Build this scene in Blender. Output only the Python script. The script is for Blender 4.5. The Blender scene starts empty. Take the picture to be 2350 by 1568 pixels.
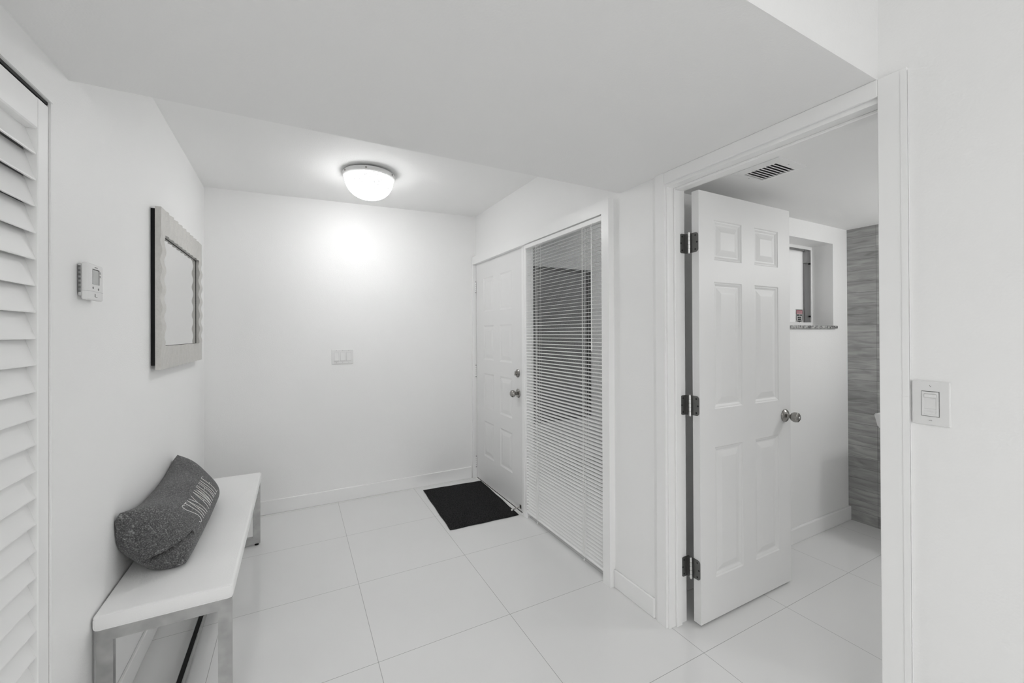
import bpy, bmesh, math, random
from math import sin, cos, pi, radians
from mathutils import Vector, Matrix

random.seed(7)
C = bpy.context.scene.collection
SC = bpy.context.scene

# ------------------------------------------------------------------ camera
W_PX, H_PX, F_PX = 2350.0, 1568.0, 938.625
cam_data = bpy.data.cameras.new('camera')
cam = bpy.data.objects.new('camera', cam_data)
C.objects.link(cam)
cam_data.sensor_fit = 'HORIZONTAL'
cam_data.sensor_width = 36.0
cam_data.lens = 36.0 * F_PX / W_PX
cam_data.shift_y = -(784.0 - 762.6) / W_PX
cam_data.clip_start = 0.02
yaw, pitch, roll = radians(27.856), radians(0.211), radians(-0.263)
fw = Vector((sin(yaw), cos(yaw), 0)); rt = Vector((cos(yaw), -sin(yaw), 0)); up = Vector((0, 0, 1))
f2 = fw * cos(pitch) + up * sin(pitch); u2 = up * cos(pitch) - fw * sin(pitch)
r3 = rt * cos(roll) + u2 * sin(roll); u3 = u2 * cos(roll) - rt * sin(roll)
m = Matrix.Identity(4)
for i in range(3):
    m[i][0], m[i][1], m[i][2] = r3[i], u3[i], -f2[i]
m[0][3], m[1][3], m[2][3] = 0.0, 0.0, 1.3406
cam.matrix_world = m
SC.camera = cam

# ------------------------------------------------------------------ world, exposure, large lights
SC.view_settings.view_transform = 'Standard'
SC.view_settings.look = 'None'
SC.view_settings.exposure = 0.42
SC.view_settings.gamma = 1.0
SC.view_settings.use_curve_mapping = False
SC.cycles.use_denoising = True
SC.cycles.max_bounces = 10
SC.cycles.diffuse_bounces = 6
SC.cycles.use_adaptive_sampling = True
SC.cycles.adaptive_threshold = 0.12
SC.cycles.glossy_bounces = 4
SC.cycles.transmission_bounces = 8
SC.cycles.transparent_max_bounces = 12
SC.cycles.caustics_reflective = False
SC.cycles.caustics_refractive = False
SC.cycles.sample_clamp_indirect = 6.0

world = bpy.data.worlds.new('overcast_sky')
SC.world = world
world.use_nodes = True
bg = world.node_tree.nodes['Background']
bg.inputs['Color'].default_value = (1.0, 1.0, 1.0, 1)
bg.inputs['Strength'].default_value = 1.55


def area(name, loc, rot, sx, sy, power):
    l = bpy.data.lights.new(name, 'AREA')
    l.shape = 'RECTANGLE'; l.size = sx; l.size_y = sy; l.energy = power
    o = bpy.data.objects.new(name, l); C.objects.link(o)
    o.location = loc; o.rotation_euler = rot
    return o


# daylight comes from the sky through the wide opening behind the camera; the living room fill is added, the bathroom lamp is out of view
area('living_room_fill', (-0.6, -1.2, 2.40), (0, 0, 0), 0.5, 0.5, 14)  # added fill light out of view, not a known lamp
bl_ = bpy.data.lights.new('bathroom_lamp', 'POINT'); bl_.energy = 11.0; bl_.shadow_soft_size = 0.08
bo_ = bpy.data.objects.new('bathroom_lamp', bl_); C.objects.link(bo_); bo_.location = (3.2, 0.35, 1.86)


# ------------------------------------------------------------------ materials
def new_mat(name):
    mt = bpy.data.materials.new(name); mt.use_nodes = True
    nt = mt.node_tree
    return mt, nt, nt.nodes, nt.links, nt.nodes['Principled BSDF']


def plain(name, col, rough=0.5, metal=0.0, spec=0.5, var=0.03, scale=9.0, bump=0.0, bscale=60.0, coat=0.0):
    mt, nt, N, L, P = new_mat(name)
    P.inputs['Roughness'].default_value = rough
    P.inputs['Metallic'].default_value = metal
    P.inputs['Specular IOR Level'].default_value = spec
    P.inputs['Coat Weight'].default_value = coat
    if isinstance(col, (int, float)): col = (col, col, col)
    tc = N.new('ShaderNodeTexCoord')
    nz = N.new('ShaderNodeTexNoise'); nz.inputs['Scale'].default_value = scale; nz.inputs['Detail'].default_value = 2
    L.new(tc.outputs['Object'], nz.inputs['Vector'])
    mx = N.new('ShaderNodeMix'); mx.data_type = 'RGBA'
    mx.inputs['A'].default_value = tuple(c * (1 - var) for c in col) + (1,)
    mx.inputs['B'].default_value = tuple(min(1, c * (1 + var)) for c in col) + (1,)
    L.new(nz.outputs['Fac'], mx.inputs['Factor'])
    L.new(mx.outputs['Result'], P.inputs['Base Color'])
    if bump:
        n2 = N.new('ShaderNodeTexNoise'); n2.inputs['Scale'].default_value = bscale; n2.inputs['Detail'].default_value = 2
        L.new(tc.outputs['Object'], n2.inputs['Vector'])
        b = N.new('ShaderNodeBump'); b.inputs['Strength'].default_value = bump; b.inputs['Distance'].default_value = 0.01
        L.new(n2.outputs['Fac'], b.inputs['Height']); L.new(b.outputs['Normal'], P.inputs['Normal'])
    return mt


def wall_paint(name, col, rough=0.45):
    mt, nt, N, L, P = new_mat(name)
    tc = N.new('ShaderNodeTexCoord')
    n1 = N.new('ShaderNodeTexNoise'); n1.inputs['Scale'].default_value = 7; n1.inputs['Detail'].default_value = 2
    n2 = N.new('ShaderNodeTexNoise'); n2.inputs['Scale'].default_value = 180; n2.inputs['Detail'].default_value = 0
    for n in (n1, n2): L.new(tc.outputs['Object'], n.inputs['Vector'])
    rr = N.new('ShaderNodeMapRange'); rr.inputs['To Min'].default_value = rough - .07; rr.inputs['To Max'].default_value = rough + .1
    L.new(n1.outputs['Fac'], rr.inputs['Value']); L.new(rr.outputs['Result'], P.inputs['Roughness'])
    P.inputs['Base Color'].default_value = tuple(col) + (1,)
    ad = N.new('ShaderNodeMath'); ad.operation = 'MULTIPLY_ADD'; ad.inputs[1].default_value = 4.0
    L.new(n1.outputs['Fac'], ad.inputs[0]); L.new(n2.outputs['Fac'], ad.inputs[2])
    b = N.new('ShaderNodeBump'); b.inputs['Strength'].default_value = 0.10; b.inputs['Distance'].default_value = 0.004
    L.new(ad.outputs['Value'], b.inputs['Height']); L.new(b.outputs['Normal'], P.inputs['Normal'])
    return mt


M = {}
M['wall'] = wall_paint('white_satin_wall_paint', (0.885, 0.885, 0.880))
M['ceiling'] = wall_paint('white_flat_ceiling_paint', (0.90, 0.90, 0.895), 0.8)
M['soffit'] = wall_paint('shade_toned_bulkhead_white', (0.85, 0.85, 0.846), 0.8)  # toned below the ceiling white, so the strip's dimmer light sits in its colour
M['trim'] = plain('white_gloss_trim_paint', (0.885, 0.885, 0.880), 0.32, var=0.01, bump=0.03, bscale=30)
M['door'] = plain('white_door_paint', (0.80, 0.80, 0.796), 0.45, var=0.01, bump=0.04, bscale=25)
M['plastic'] = plain('white_plastic', (0.78, 0.78, 0.775), 0.35, var=0.01)
M['greyplastic'] = plain('light_grey_plastic', (0.55, 0.55, 0.55), 0.4, var=0.02)
M['darkslot'] = plain('dark_slot', (0.02, 0.02, 0.02), 0.7)
M['lcd'] = plain('grey_lcd_glass', (0.42, 0.43, 0.42), 0.15, var=0.02)
M['nickel'] = plain('satin_nickel', (0.34, 0.33, 0.315), 0.24, metal=1.0, var=0.10, scale=20)
M['hinge'] = plain('dull_hinge_steel', (0.20, 0.20, 0.195), 0.38, metal=0.9, var=0.12, scale=30)
M['pin'] = plain('bright_hinge_pin', (0.75, 0.75, 0.74), 0.2, metal=1.0, var=0.03)
M['chrome'] = plain('worn_chrome', (0.50, 0.50, 0.495), 0.26, metal=1.0, var=0.34, scale=22, bump=0.05, bscale=20)
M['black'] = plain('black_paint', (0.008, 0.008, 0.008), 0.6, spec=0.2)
M['vinyl'] = plain('white_vinyl_upholstery', (0.88, 0.88, 0.875), 0.42, var=0.015, bump=0.10, bscale=220)
M['seam'] = plain('grey_piping', (0.55, 0.55, 0.545), 0.5)
M['silver'] = plain('silver_leaf_frame', (0.60, 0.59, 0.565), 0.42, metal=0.25, var=0.10, scale=60, bump=0.15, bscale=160)
M['mirror'] = plain('mirror_glass', (0.88, 0.88, 0.875), 0.02, metal=1.0, var=0.0)
M['alu'] = plain('grey_aluminium', (0.30, 0.30, 0.30), 0.4, metal=0.7, var=0.06)
M['porcelain'] = plain('white_porcelain', (0.82, 0.82, 0.815), 0.12, var=0.01)
M['stucco'] = plain('grey_stucco', (0.30, 0.30, 0.297), 0.9, var=0.35, scale=70, bump=1.0, bscale=120)
M['concrete'] = plain('porch_concrete', (0.14, 0.14, 0.138), 0.85, var=0.15, scale=12)
M['darkpane'] = plain('dark_window_pane', (0.016, 0.016, 0.0165), 0.35, var=0.05)
M['blind'] = plain('white_blind_enamel', (0.88, 0.88, 0.875), 0.35, var=0.01)
M['cord'] = plain('white_blind_cord', (0.80, 0.80, 0.79), 0.7, var=0.02)
M['thread'] = plain('white_embroidery', (0.82, 0.82, 0.81), 0.7, var=0.05, scale=200)
M['rubber'] = plain('white_rubber_tip', (0.70, 0.70, 0.69), 0.6)
M['red'] = plain('faded_red_ink', (0.50, 0.16, 0.20), 0.5)
M['paper'] = plain('grey_sticker_film', (0.52, 0.52, 0.51), 0.4)
M['ink'] = plain('black_ink', (0.03, 0.035, 0.035), 0.5)


def floor_material():
    mt, nt, N, L, P = new_mat('polished_white_floor_tile')
    geo = N.new('ShaderNodeNewGeometry'); sep = N.new('ShaderNodeSeparateXYZ')
    L.new(geo.outputs['Position'], sep.inputs['Vector'])

    def line(axis, off, s, half):
        a = N.new('ShaderNodeMath'); a.operation = 'SUBTRACT'; a.inputs[1].default_value = off
        L.new(sep.outputs[axis], a.inputs[0])
        b = N.new('ShaderNodeMath'); b.operation = 'DIVIDE'; b.inputs[1].default_value = s
        L.new(a.outputs[0], b.inputs[0])
        f = N.new('ShaderNodeMath'); f.operation = 'ADD'; f.inputs[1].default_value = 0.5
        L.new(b.outputs[0], f.inputs[0])
        fr = N.new('ShaderNodeMath'); fr.operation = 'FRACT'; L.new(f.outputs[0], fr.inputs[0])
        d = N.new('ShaderNodeMath'); d.operation = 'SUBTRACT'; d.inputs[1].default_value = 0.5
        L.new(fr.outputs[0], d.inputs[0])
        ab = N.new('ShaderNodeMath'); ab.operation = 'ABSOLUTE'; L.new(d.outputs[0], ab.inputs[0])
        lt = N.new('ShaderNodeMath'); lt.operation = 'LESS_THAN'; lt.inputs[1].default_value = half / s
        L.new(ab.outputs[0], lt.inputs[0])
        return lt
    lx = line('X', 0.2955, 0.606, 0.0011); ly = line('Y', 1.1455, 0.594, 0.0011)
    mxm = N.new('ShaderNodeMath'); mxm.operation = 'MAXIMUM'
    L.new(lx.outputs[0], mxm.inputs[0]); L.new(ly.outputs[0], mxm.inputs[1])
    nz = N.new('ShaderNodeTexNoise'); nz.inputs['Scale'].default_value = 2.2; nz.inputs['Detail'].default_value = 2
    L.new(geo.outputs['Position'], nz.inputs['Vector'])
    c = N.new('ShaderNodeMix'); c.data_type = 'RGBA'
    c.inputs['A'].default_value = (0.775, 0.775, 0.771, 1); c.inputs['B'].default_value = (0.815, 0.815, 0.811, 1)
    L.new(nz.outputs['Fac'], c.inputs['Factor'])
    g = N.new('ShaderNodeMix'); g.data_type = 'RGBA'; g.inputs['B'].default_value = (0.36, 0.36, 0.355, 1)
    L.new(mxm.outputs[0], g.inputs['Factor']); L.new(c.outputs['Result'], g.inputs['A'])
    L.new(g.outputs['Result'], P.inputs['Base Color'])
    r = N.new('ShaderNodeMapRange'); r.inputs['To Min'].default_value = 0.025; r.inputs['To Max'].default_value = 0.6
    L.new(mxm.outputs[0], r.inputs['Value']); L.new(r.outputs['Result'], P.inputs['Roughness'])
    P.inputs['IOR'].default_value = 1.5
    return mt


def wood_tile_material():
    mt, nt, N, L, P = new_mat('grey_wood_look_wall_tile')
    geo = N.new('ShaderNodeNewGeometry'); sep = N.new('ShaderNodeSeparateXYZ')
    L.new(geo.outputs['Position'], sep.inputs['Vector'])
    cb = N.new('ShaderNodeCombineXYZ')
    a = N.new('ShaderNodeMath'); a.operation = 'MULTIPLY_ADD'; a.inputs[1].default_value = -1.0; a.inputs[2].default_value = 1.307 + 3.0
    L.new(sep.outputs['Y'], a.inputs[0]); L.new(a.outputs[0], cb.inputs['X']); L.new(sep.outputs['Z'], cb.inputs['Y'])
    br = N.new('ShaderNodeTexBrick'); br.offset = 0.0; br.squash = 1.0
    br.inputs['Scale'].default_value = 1.0; br.inputs['Brick Width'].default_value = 0.30
    br.inputs['Row Height'].default_value = 0.0772; br.inputs['Mortar Size'].default_value = 0.0009
    br.inputs['Mortar Smooth'].default_value = 0.0; br.inputs['Bias'].default_value = 0.0
    br.inputs['Color1'].default_value = (0.30, 0.30, 0.295, 1); br.inputs['Color2'].default_value = (0.41, 0.41, 0.40, 1)
    br.inputs['Mortar'].default_value = (0.17, 0.17, 0.17, 1)
    L.new(cb.outputs[0], br.inputs['Vector'])
    mp = N.new('ShaderNodeMapping'); mp.inputs['Scale'].default_value = (6, 34, 1)
    L.new(cb.outputs[0], mp.inputs['Vector'])
    nz = N.new('ShaderNodeTexNoise'); nz.inputs['Scale'].default_value = 1.0; nz.inputs['Detail'].default_value = 5; nz.inputs['Distortion'].default_value = 0.8
    L.new(mp.outputs[0], nz.inputs['Vector'])
    mr = N.new('ShaderNodeMapRange'); mr.inputs['From Min'].default_value = 0.3; mr.inputs['From Max'].default_value = 0.7
    mr.inputs['To Min'].default_value = 0.72; mr.inputs['To Max'].default_value = 1.22
    L.new(nz.outputs['Fac'], mr.inputs['Value'])
    mul = N.new('ShaderNodeMix'); mul.data_type = 'RGBA'; mul.blend_type = 'MULTIPLY'; mul.inputs['Factor'].default_value = 1.0
    L.new(br.outputs['Color'], mul.inputs['A']); L.new(mr.outputs['Result'], mul.inputs['B'])
    L.new(mul.outputs['Result'], P.inputs['Base Color'])
    P.inputs['Roughness'].default_value = 0.22
    return mt


def fabric_material():
    mt, nt, N, L, P = new_mat('charcoal_heather_fabric')
    tc = N.new('ShaderNodeTexCoord')

    def streak(sx, sy, sz, seed):
        mp = N.new('ShaderNodeMapping'); mp.inputs['Scale'].default_value = (sx, sy, sz); mp.inputs['Location'].default_value = (seed, seed * 1.7, 0)
        L.new(tc.outputs['Object'], mp.inputs['Vector'])
        n = N.new('ShaderNodeTexNoise'); n.inputs['Scale'].default_value = 1.0; n.inputs['Detail'].default_value = 2
        L.new(mp.outputs[0], n.inputs['Vector']); return n
    a = streak(420, 38, 420, 3.1); b = streak(45, 460, 45, 8.3); d = streak(240, 240, 240, 1.3)
    mxn = N.new('ShaderNodeMath'); mxn.operation = 'MAXIMUM'; L.new(a.outputs['Fac'], mxn.inputs[0]); L.new(b.outputs['Fac'], mxn.inputs[1])
    ad = N.new('ShaderNodeMath'); ad.operation = 'ADD'; L.new(mxn.outputs[0], ad.inputs[0]); L.new(d.outputs['Fac'], ad.inputs[1])
    cr = N.new('ShaderNodeValToRGB'); e = cr.color_ramp.elements
    e[0].position = 0.40; e[0].color = (0.045, 0.045, 0.046, 1)
    e[1].position = 0.80; e[1].color = (0.46, 0.46, 0.455, 1)
    mid = cr.color_ramp.elements.new(0.58); mid.color = (0.125, 0.125, 0.126, 1)
    hf = N.new('ShaderNodeMath'); hf.operation = 'MULTIPLY'; hf.inputs[1].default_value = 0.52
    L.new(ad.outputs[0], hf.inputs[0]); L.new(hf.outputs[0], cr.inputs['Fac'])
    L.new(cr.outputs['Color'], P.inputs['Base Color'])
    P.inputs['Roughness'].default_value = 0.95; P.inputs['Specular IOR Level'].default_value = 0.15
    P.inputs['Sheen Weight'].default_value = 0.15
    bp = N.new('ShaderNodeBump'); bp.inputs['Strength'].default_value = 0.5; bp.inputs['Distance'].default_value = 0.002
    L.new(ad.outputs[0], bp.inputs['Height']); L.new(bp.outputs['Normal'], P.inputs['Normal'])
    return mt


def mat_material():
    mt, nt, N, L, P = new_mat('black_looped_carpet')
    tc = N.new('ShaderNodeTexCoord')
    vo = N.new('ShaderNodeTexVoronoi'); vo.inputs['Scale'].default_value = 190
    L.new(tc.outputs['Object'], vo.inputs['Vector'])
    cr = N.new('ShaderNodeValToRGB'); e = cr.color_ramp.elements
    e[0].position = 0.0; e[0].color = (0.055, 0.055, 0.056, 1); e[1].position = 0.8; e[1].color = (0.004, 0.004, 0.004, 1)
    L.new(vo.outputs['Distance'], cr.inputs['Fac']); L.new(cr.outputs['Color'], P.inputs['Base Color'])
    P.inputs['Roughness'].default_value = 0.95; P.inputs['Specular IOR Level'].default_value = 0.1
    b = N.new('ShaderNodeBump'); b.inputs['Strength'].default_value = 0.9; b.inputs['Distance'].default_value = 0.004; b.invert = True
    L.new(vo.outputs['Distance'], b.inputs['Height']); L.new(b.outputs['Normal'], P.inputs['Normal'])
    return mt


def marble_material():
    mt, nt, N, L, P = new_mat('grey_marble_sill')
    tc = N.new('ShaderNodeTexCoord')
    nz = N.new('ShaderNodeTexNoise'); nz.inputs['Scale'].default_value = 40; nz.inputs['Detail'].default_value = 6; nz.inputs['Distortion'].default_value = 1.5
    L.new(tc.outputs['Object'], nz.inputs['Vector'])
    cr = N.new('ShaderNodeValToRGB'); e = cr.color_ramp.elements
    e[0].position = 0.40; e[0].color = (0.10, 0.10, 0.10, 1); e[1].position = 0.62; e[1].color = (0.55, 0.55, 0.54, 1)
    L.new(nz.outputs['Fac'], cr.inputs['Fac']); L.new(cr.outputs['Color'], P.inputs['Base Color'])
    P.inputs['Roughness'].default_value = 0.2
    return mt


def glass_material():
    mt = bpy.data.materials.new('clear_window_glass'); mt.use_nodes = True
    nt = mt.node_tree; N = nt.nodes; L = nt.links
    N.remove(N['Principled BSDF'])
    out = N['Material Output']
    tr = N.new('ShaderNodeBsdfTransparent'); tr.inputs['Color'].default_value = (0.93, 0.935, 0.932, 1)
    gl = N.new('ShaderNodeBsdfGlossy'); gl.inputs['Roughness'].default_value = 0.02
    lw = N.new('ShaderNodeLayerWeight'); lw.inputs['Blend'].default_value = 0.5
    pw = N.new('ShaderNodeMath'); pw.operation = 'POWER'; pw.inputs[1].default_value = 5.0; L.new(lw.outputs['Facing'], pw.inputs[0])
    fr = N.new('ShaderNodeMath'); fr.operation = 'MULTIPLY_ADD'; fr.inputs[1].default_value = 0.90; fr.inputs[2].default_value = 0.035
    L.new(pw.outputs[0], fr.inputs[0])
    mx = N.new('ShaderNodeMixShader')
    L.new(fr.outputs[0], mx.inputs['Fac']); L.new(tr.outputs[0], mx.inputs[1]); L.new(gl.outputs[0], mx.inputs[2])
    L.new(mx.outputs[0], out.inputs['Surface'])
    return mt


def frosted_material():
    mt = bpy.data.materials.new('frosted_window_glass'); mt.use_nodes = True
    nt = mt.node_tree; N = nt.nodes; L = nt.links
    N.remove(N['Principled BSDF'])
    out = N['Material Output']
    tl = N.new('ShaderNodeBsdfTranslucent'); tl.inputs['Color'].default_value = (0.92, 0.92, 0.915, 1)
    gl = N.new('ShaderNodeBsdfGlossy'); gl.inputs['Roughness'].default_value = 0.35; gl.inputs['Color'].default_value = (0.9, 0.9, 0.9, 1)
    nz = N.new('ShaderNodeTexNoise'); nz.inputs['Scale'].default_value = 300
    b = N.new('ShaderNodeBump'); b.inputs['Strength'].default_value = 0.2
    L.new(nz.outputs['Fac'], b.inputs['Height']); L.new(b.outputs['Normal'], gl.inputs['Normal'])
    mx = N.new('ShaderNodeMixShader'); mx.inputs['Fac'].default_value = 0.05
    L.new(tl.outputs[0], mx.inputs[1]); L.new(gl.outputs[0], mx.inputs[2]); L.new(mx.outputs[0], out.inputs['Surface'])
    return mt


def lamp_glass_material():
    mt = bpy.data.materials.new('lit_crackle_glass'); mt.use_nodes = True
    nt = mt.node_tree; N = nt.nodes; L = nt.links
    N.remove(N['Principled BSDF'])
    out = N['Material Output']
    tc = N.new('ShaderNodeTexCoord')
    vo = N.new('ShaderNodeTexVoronoi'); vo.inputs['Scale'].default_value = 170
    nz = N.new('ShaderNodeTexNoise'); nz.inputs['Scale'].default_value = 110; nz.inputs['Detail'].default_value = 1
    L.new(tc.outputs['Object'], vo.inputs['Vector']); L.new(tc.outputs['Object'], nz.inputs['Vector'])
    s = N.new('ShaderNodeMath'); s.operation = 'MULTIPLY_ADD'; s.inputs[1].default_value = 0.55
    L.new(vo.outputs['Distance'], s.inputs[0]); L.new(nz.outputs['Fac'], s.inputs[2])
    # facets of the crackled glass: clear ones pass the bulb's light, thick ones hardly any
    cr = N.new('ShaderNodeMapRange'); cr.inputs['From Min'].default_value = 0.80; cr.inputs['From Max'].default_value = 0.815
    L.new(s.outputs[0], cr.inputs['Value'])
    n3 = N.new('ShaderNodeTexNoise'); n3.inputs['Scale'].default_value = 70; n3.inputs['Detail'].default_value = 0
    L.new(tc.outputs['Object'], n3.inputs['Vector'])
    dim = N.new('ShaderNodeMapRange'); dim.inputs['From Min'].default_value = 0.3; dim.inputs['From Max'].default_value = 0.7
    dim.inputs['To Min'].default_value = 0.55; dim.inputs['To Max'].default_value = 0.95
    L.new(n3.outputs['Fac'], dim.inputs['Value'])
    # the bulb inside throws more light through the bottom of the dome than through its rim
    geo = N.new('ShaderNodeNewGeometry'); sp = N.new('ShaderNodeSeparateXYZ'); L.new(geo.outputs['Normal'], sp.inputs['Vector'])
    sq = N.new('ShaderNodeMath'); sq.operation = 'MULTIPLY'; L.new(sp.outputs['Z'], sq.inputs[0]); L.new(sp.outputs['Z'], sq.inputs[1])
    mr = N.new('ShaderNodeMapRange')
    mr.inputs['To Min'].default_value = 7.0; mr.inputs['To Max'].default_value = 58.0
    L.new(sq.outputs[0], mr.inputs['Value'])
    em = N.new('ShaderNodeEmission')
    mxs = N.new('ShaderNodeMix'); mxs.data_type = 'FLOAT'
    L.new(cr.outputs['Result'], mxs.inputs['Factor']); L.new(mr.outputs['Result'], mxs.inputs['A']); L.new(dim.outputs['Result'], mxs.inputs['B'])
    L.new(mxs.outputs['Result'], em.inputs['Strength'])
    L.new(em.outputs[0], out.inputs['Surface'])
    return mt


M['closet'] = plain('shade_dark_closet_boards', (0.05, 0.05, 0.05), 0.8)  # near-black colour stands in for the shade inside the closet
M['floor'] = floor_material(); M['woodtile'] = wood_tile_material(); M['fabric'] = fabric_material()
M['mat'] = mat_material(); M['marble'] = marble_material(); M['glass'] = glass_material()
M['frosted'] = frosted_material(); M['lampglass'] = lamp_glass_material()


# ------------------------------------------------------------------ mesh helpers (all in world coordinates)
class MB:
    def __init__(self):
        self.bm = bmesh.new()

    def box(self, x0, x1, y0, y1, z0, z1, bev=0.0, seg=2):
        t = bmesh.new()
        bmesh.ops.create_cube(t, size=1.0)
        for v in t.verts:
            v.co = Vector(((x0 + x1) / 2 + v.co.x * (x1 - x0), (y0 + y1) / 2 + v.co.y * (y1 - y0), (z0 + z1) / 2 + v.co.z * (z1 - z0)))
        if bev > 0:
            bmesh.ops.bevel(t, geom=list(t.edges), offset=bev, segments=seg, profile=0.5, affect='EDGES')
        self.join(t); return self

    def join(self, t):
        mp = {v: self.bm.verts.new(v.co) for v in t.verts}
        for f in t.faces:
            try: self.bm.faces.new([mp[v] for v in f.verts])
            except ValueError: pass
        t.free()

    def lathe(self, prof, origin, axis='Z', n=40, cap0=True, cap1=True):
        """prof: list of (radius, distance along axis)"""
        o = Vector(origin)
        ax = {'X': Vector((1, 0, 0)), '-X': Vector((-1, 0, 0)), 'Y': Vector((0, 1, 0)), '-Y': Vector((0, -1, 0)), 'Z': Vector((0, 0, 1)), '-Z': Vector((0, 0, -1))}[axis] if isinstance(axis, str) else Vector(axis).normalized()
        a = Vector((0, 0, 1)) if abs(ax.z) < 0.9 else Vector((1, 0, 0))
        p = ax.cross(a).normalized(); q = ax.cross(p)
        rings = []
        for r, d in prof:
            if r < 1e-6:
                rings.append([self.bm.verts.new(o + ax * d)])
            else:
                rings.append([self.bm.verts.new(o + ax * d + (p * cos(2 * pi * k / n) + q * sin(2 * pi * k / n)) * r) for k in range(n)])
        for A, B in zip(rings, rings[1:]):
            for k in range(n):
                k2 = (k + 1) % n
                if len(A) == 1 and len(B) == 1: continue
                if len(A) == 1: self.bm.faces.new((A[0], B[k], B[k2]))
                elif len(B) == 1: self.bm.faces.new((A[k], B[0], A[k2]))
                else: self.bm.faces.new((A[k], B[k], B[k2], A[k2]))
        if cap0 and len(rings[0]) > 1: self.bm.faces.new(rings[0])
        if cap1 and len(rings[-1]) > 1: self.bm.faces.new(list(reversed(rings[-1])))
        return self

    def tube(self, pts, r, n=8, closed=False):
        pts = [Vector(p) for p in pts]
        rings = []
        for i, p in enumerate(pts):
            if closed: d = pts[(i + 1) % len(pts)] - pts[i - 1]
            else: d = pts[min(i + 1, len(pts) - 1)] - pts[max(i - 1, 0)]
            d.normalize()
            a = Vector((0, 0, 1)) if abs(d.z) < 0.9 else Vector((1, 0, 0))
            x = d.cross(a).normalized(); y = d.cross(x)
            rings.append([self.bm.verts.new(p + (x * cos(2 * pi * k / n) + y * sin(2 * pi * k / n)) * r) for k in range(n)])
        pairs = list(zip(rings, rings[1:])) + ([(rings[-1], rings[0])] if closed else [])
        for A, B in pairs:
            for k in range(n):
                self.bm.faces.new((A[k], B[k], B[(k + 1) % n], A[(k + 1) % n]))
        if not closed:
            self.bm.faces.new(list(reversed(rings[0]))); self.bm.faces.new(rings[-1])
        return self

    def prism(self, poly, d, off):
        """poly: list of 3D points, extruded by vector off"""
        A = [self.bm.verts.new(Vector(p)) for p in poly]
        B = [self.bm.verts.new(Vector(p) + Vector(off)) for p in poly]
        self.bm.faces.new(A); self.bm.faces.new(list(reversed(B)))
        k = len(A)
        for i in range(k):
            self.bm.faces.new((A[i], B[i], B[(i + 1) % k], A[(i + 1) % k]))
        return self

    def build(self, name, material, parent=None, smooth=False, origin=None, sharp=40):
        bm = self.bm
        bmesh.ops.recalc_face_normals(bm, faces=bm.faces)
        if origin is None:
            if parent is None:
                xs = [v.co.x for v in bm.verts]; ys = [v.co.y for v in bm.verts]; zs = [v.co.z for v in bm.verts]
                origin = ((min(xs) + max(xs)) / 2, (min(ys) + max(ys)) / 2, min(zs))
            else:
                origin = world_loc(parent)
        o = Vector(origin)
        for v in bm.verts: v.co -= o
        me = bpy.data.meshes.new(name)
        bm.to_mesh(me); bm.free()
        if smooth:
            for p in me.polygons: p.use_smooth = True
            try: me.set_sharp_from_angle(angle=radians(sharp))
            except Exception: pass
        me.materials.append(material)
        ob = bpy.data.objects.new(name, me); C.objects.link(ob)
        if parent is not None:
            ob.parent = parent; ob.location = o - world_loc(parent)
        else:
            ob.location = o
        return ob


def world_loc(o):
    p = Vector(o.location)
    while o.parent is not None:
        o = o.parent; p += Vector(o.location)
    return p


def tag(o, label=None, cat=None, group=None, kind=None):
    if label: o['label'] = label
    if cat: o['category'] = cat
    if group: o['group'] = group
    if kind: o['kind'] = kind
    return o


def thing(name, label, cat, loc, group=None, kind=None):
    o = bpy.data.objects.new(name, None); C.objects.link(o); o.location = loc
    o.empty_display_size = 0.05
    return tag(o, label, cat, group, kind)


def struct(name, mb, material, label=None, cat=None, smooth=False):
    o = mb.build(name, material, smooth=smooth)
    return tag(o, label, cat, kind='structure')


def dup(o, off, parent=None, name=None):
    c = o.copy(); C.objects.link(c)
    if parent is not None: c.parent = parent
    c.location = Vector(o.location) + Vector(off)
    return c


def dup_tree(o, off, parent=None):
    c = dup(o, off, parent)
    for ch in list(o.children):
        g = dup_tree(ch, (0, 0, 0), c)
    return c


# ------------------------------------------------------------------ main measures
LX, RX, BY = -0.572, 1.495, 3.56        # left wall, right wall, back wall
RXO = 1.600                             # far face of the right wall
BK0, BK1, BKZ = 0.549, 1.620, 2.070     # lowered ceiling strip
CEIL = 2.44

# ------------------------------------------------------------------ room shell
f = MB()
f.box(-3.3, 1.56, -4.0, 3.66, -0.06, 0.0)
f.box(1.56, 3.62, -0.6, 1.56, -0.06, 0.0)
struct('floor', f, M['floor'], 'polished white square floor tiles with thin grey joints', 'floor')

w = MB()
w.box(LX - 0.12, LX, 1.526, BY + 0.1, 0, 2.46)          # from the closet to the corner
w.box(LX - 0.12, LX, 0.40, 1.526, 1.957, 2.46)          # above the closet
w.box(LX - 0.12, LX, 0.40, 0.585, 0, 1.957)
struct('wall_left', w, M['wall'], 'white wall behind the bench, mirror and thermostat', 'wall')

w = MB(); w.box(LX, RX + 0.2, BY, BY + 0.1, 0, 2.46)
struct('wall_back', w, M['wall'], 'white end wall of the entry with the triple light switch', 'wall')

w = MB()
w.box(RX, RXO, -4.0, 0.537, 0, 2.46)                    # with the dimmer
w.box(RX, RXO, 0.537, 1.318, 2.005, 2.46)               # above the bathroom door
w.box(RX, RXO, 1.318, 1.720, 0, 2.46)                   # between the two doorways
w.box(RX, RXO, 1.720, 3.56, 1.992, 2.46)                # above the front door
struct('wall_right', w, M['wall'], 'white wall with the front door and the bathroom doorway', 'wall')

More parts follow.
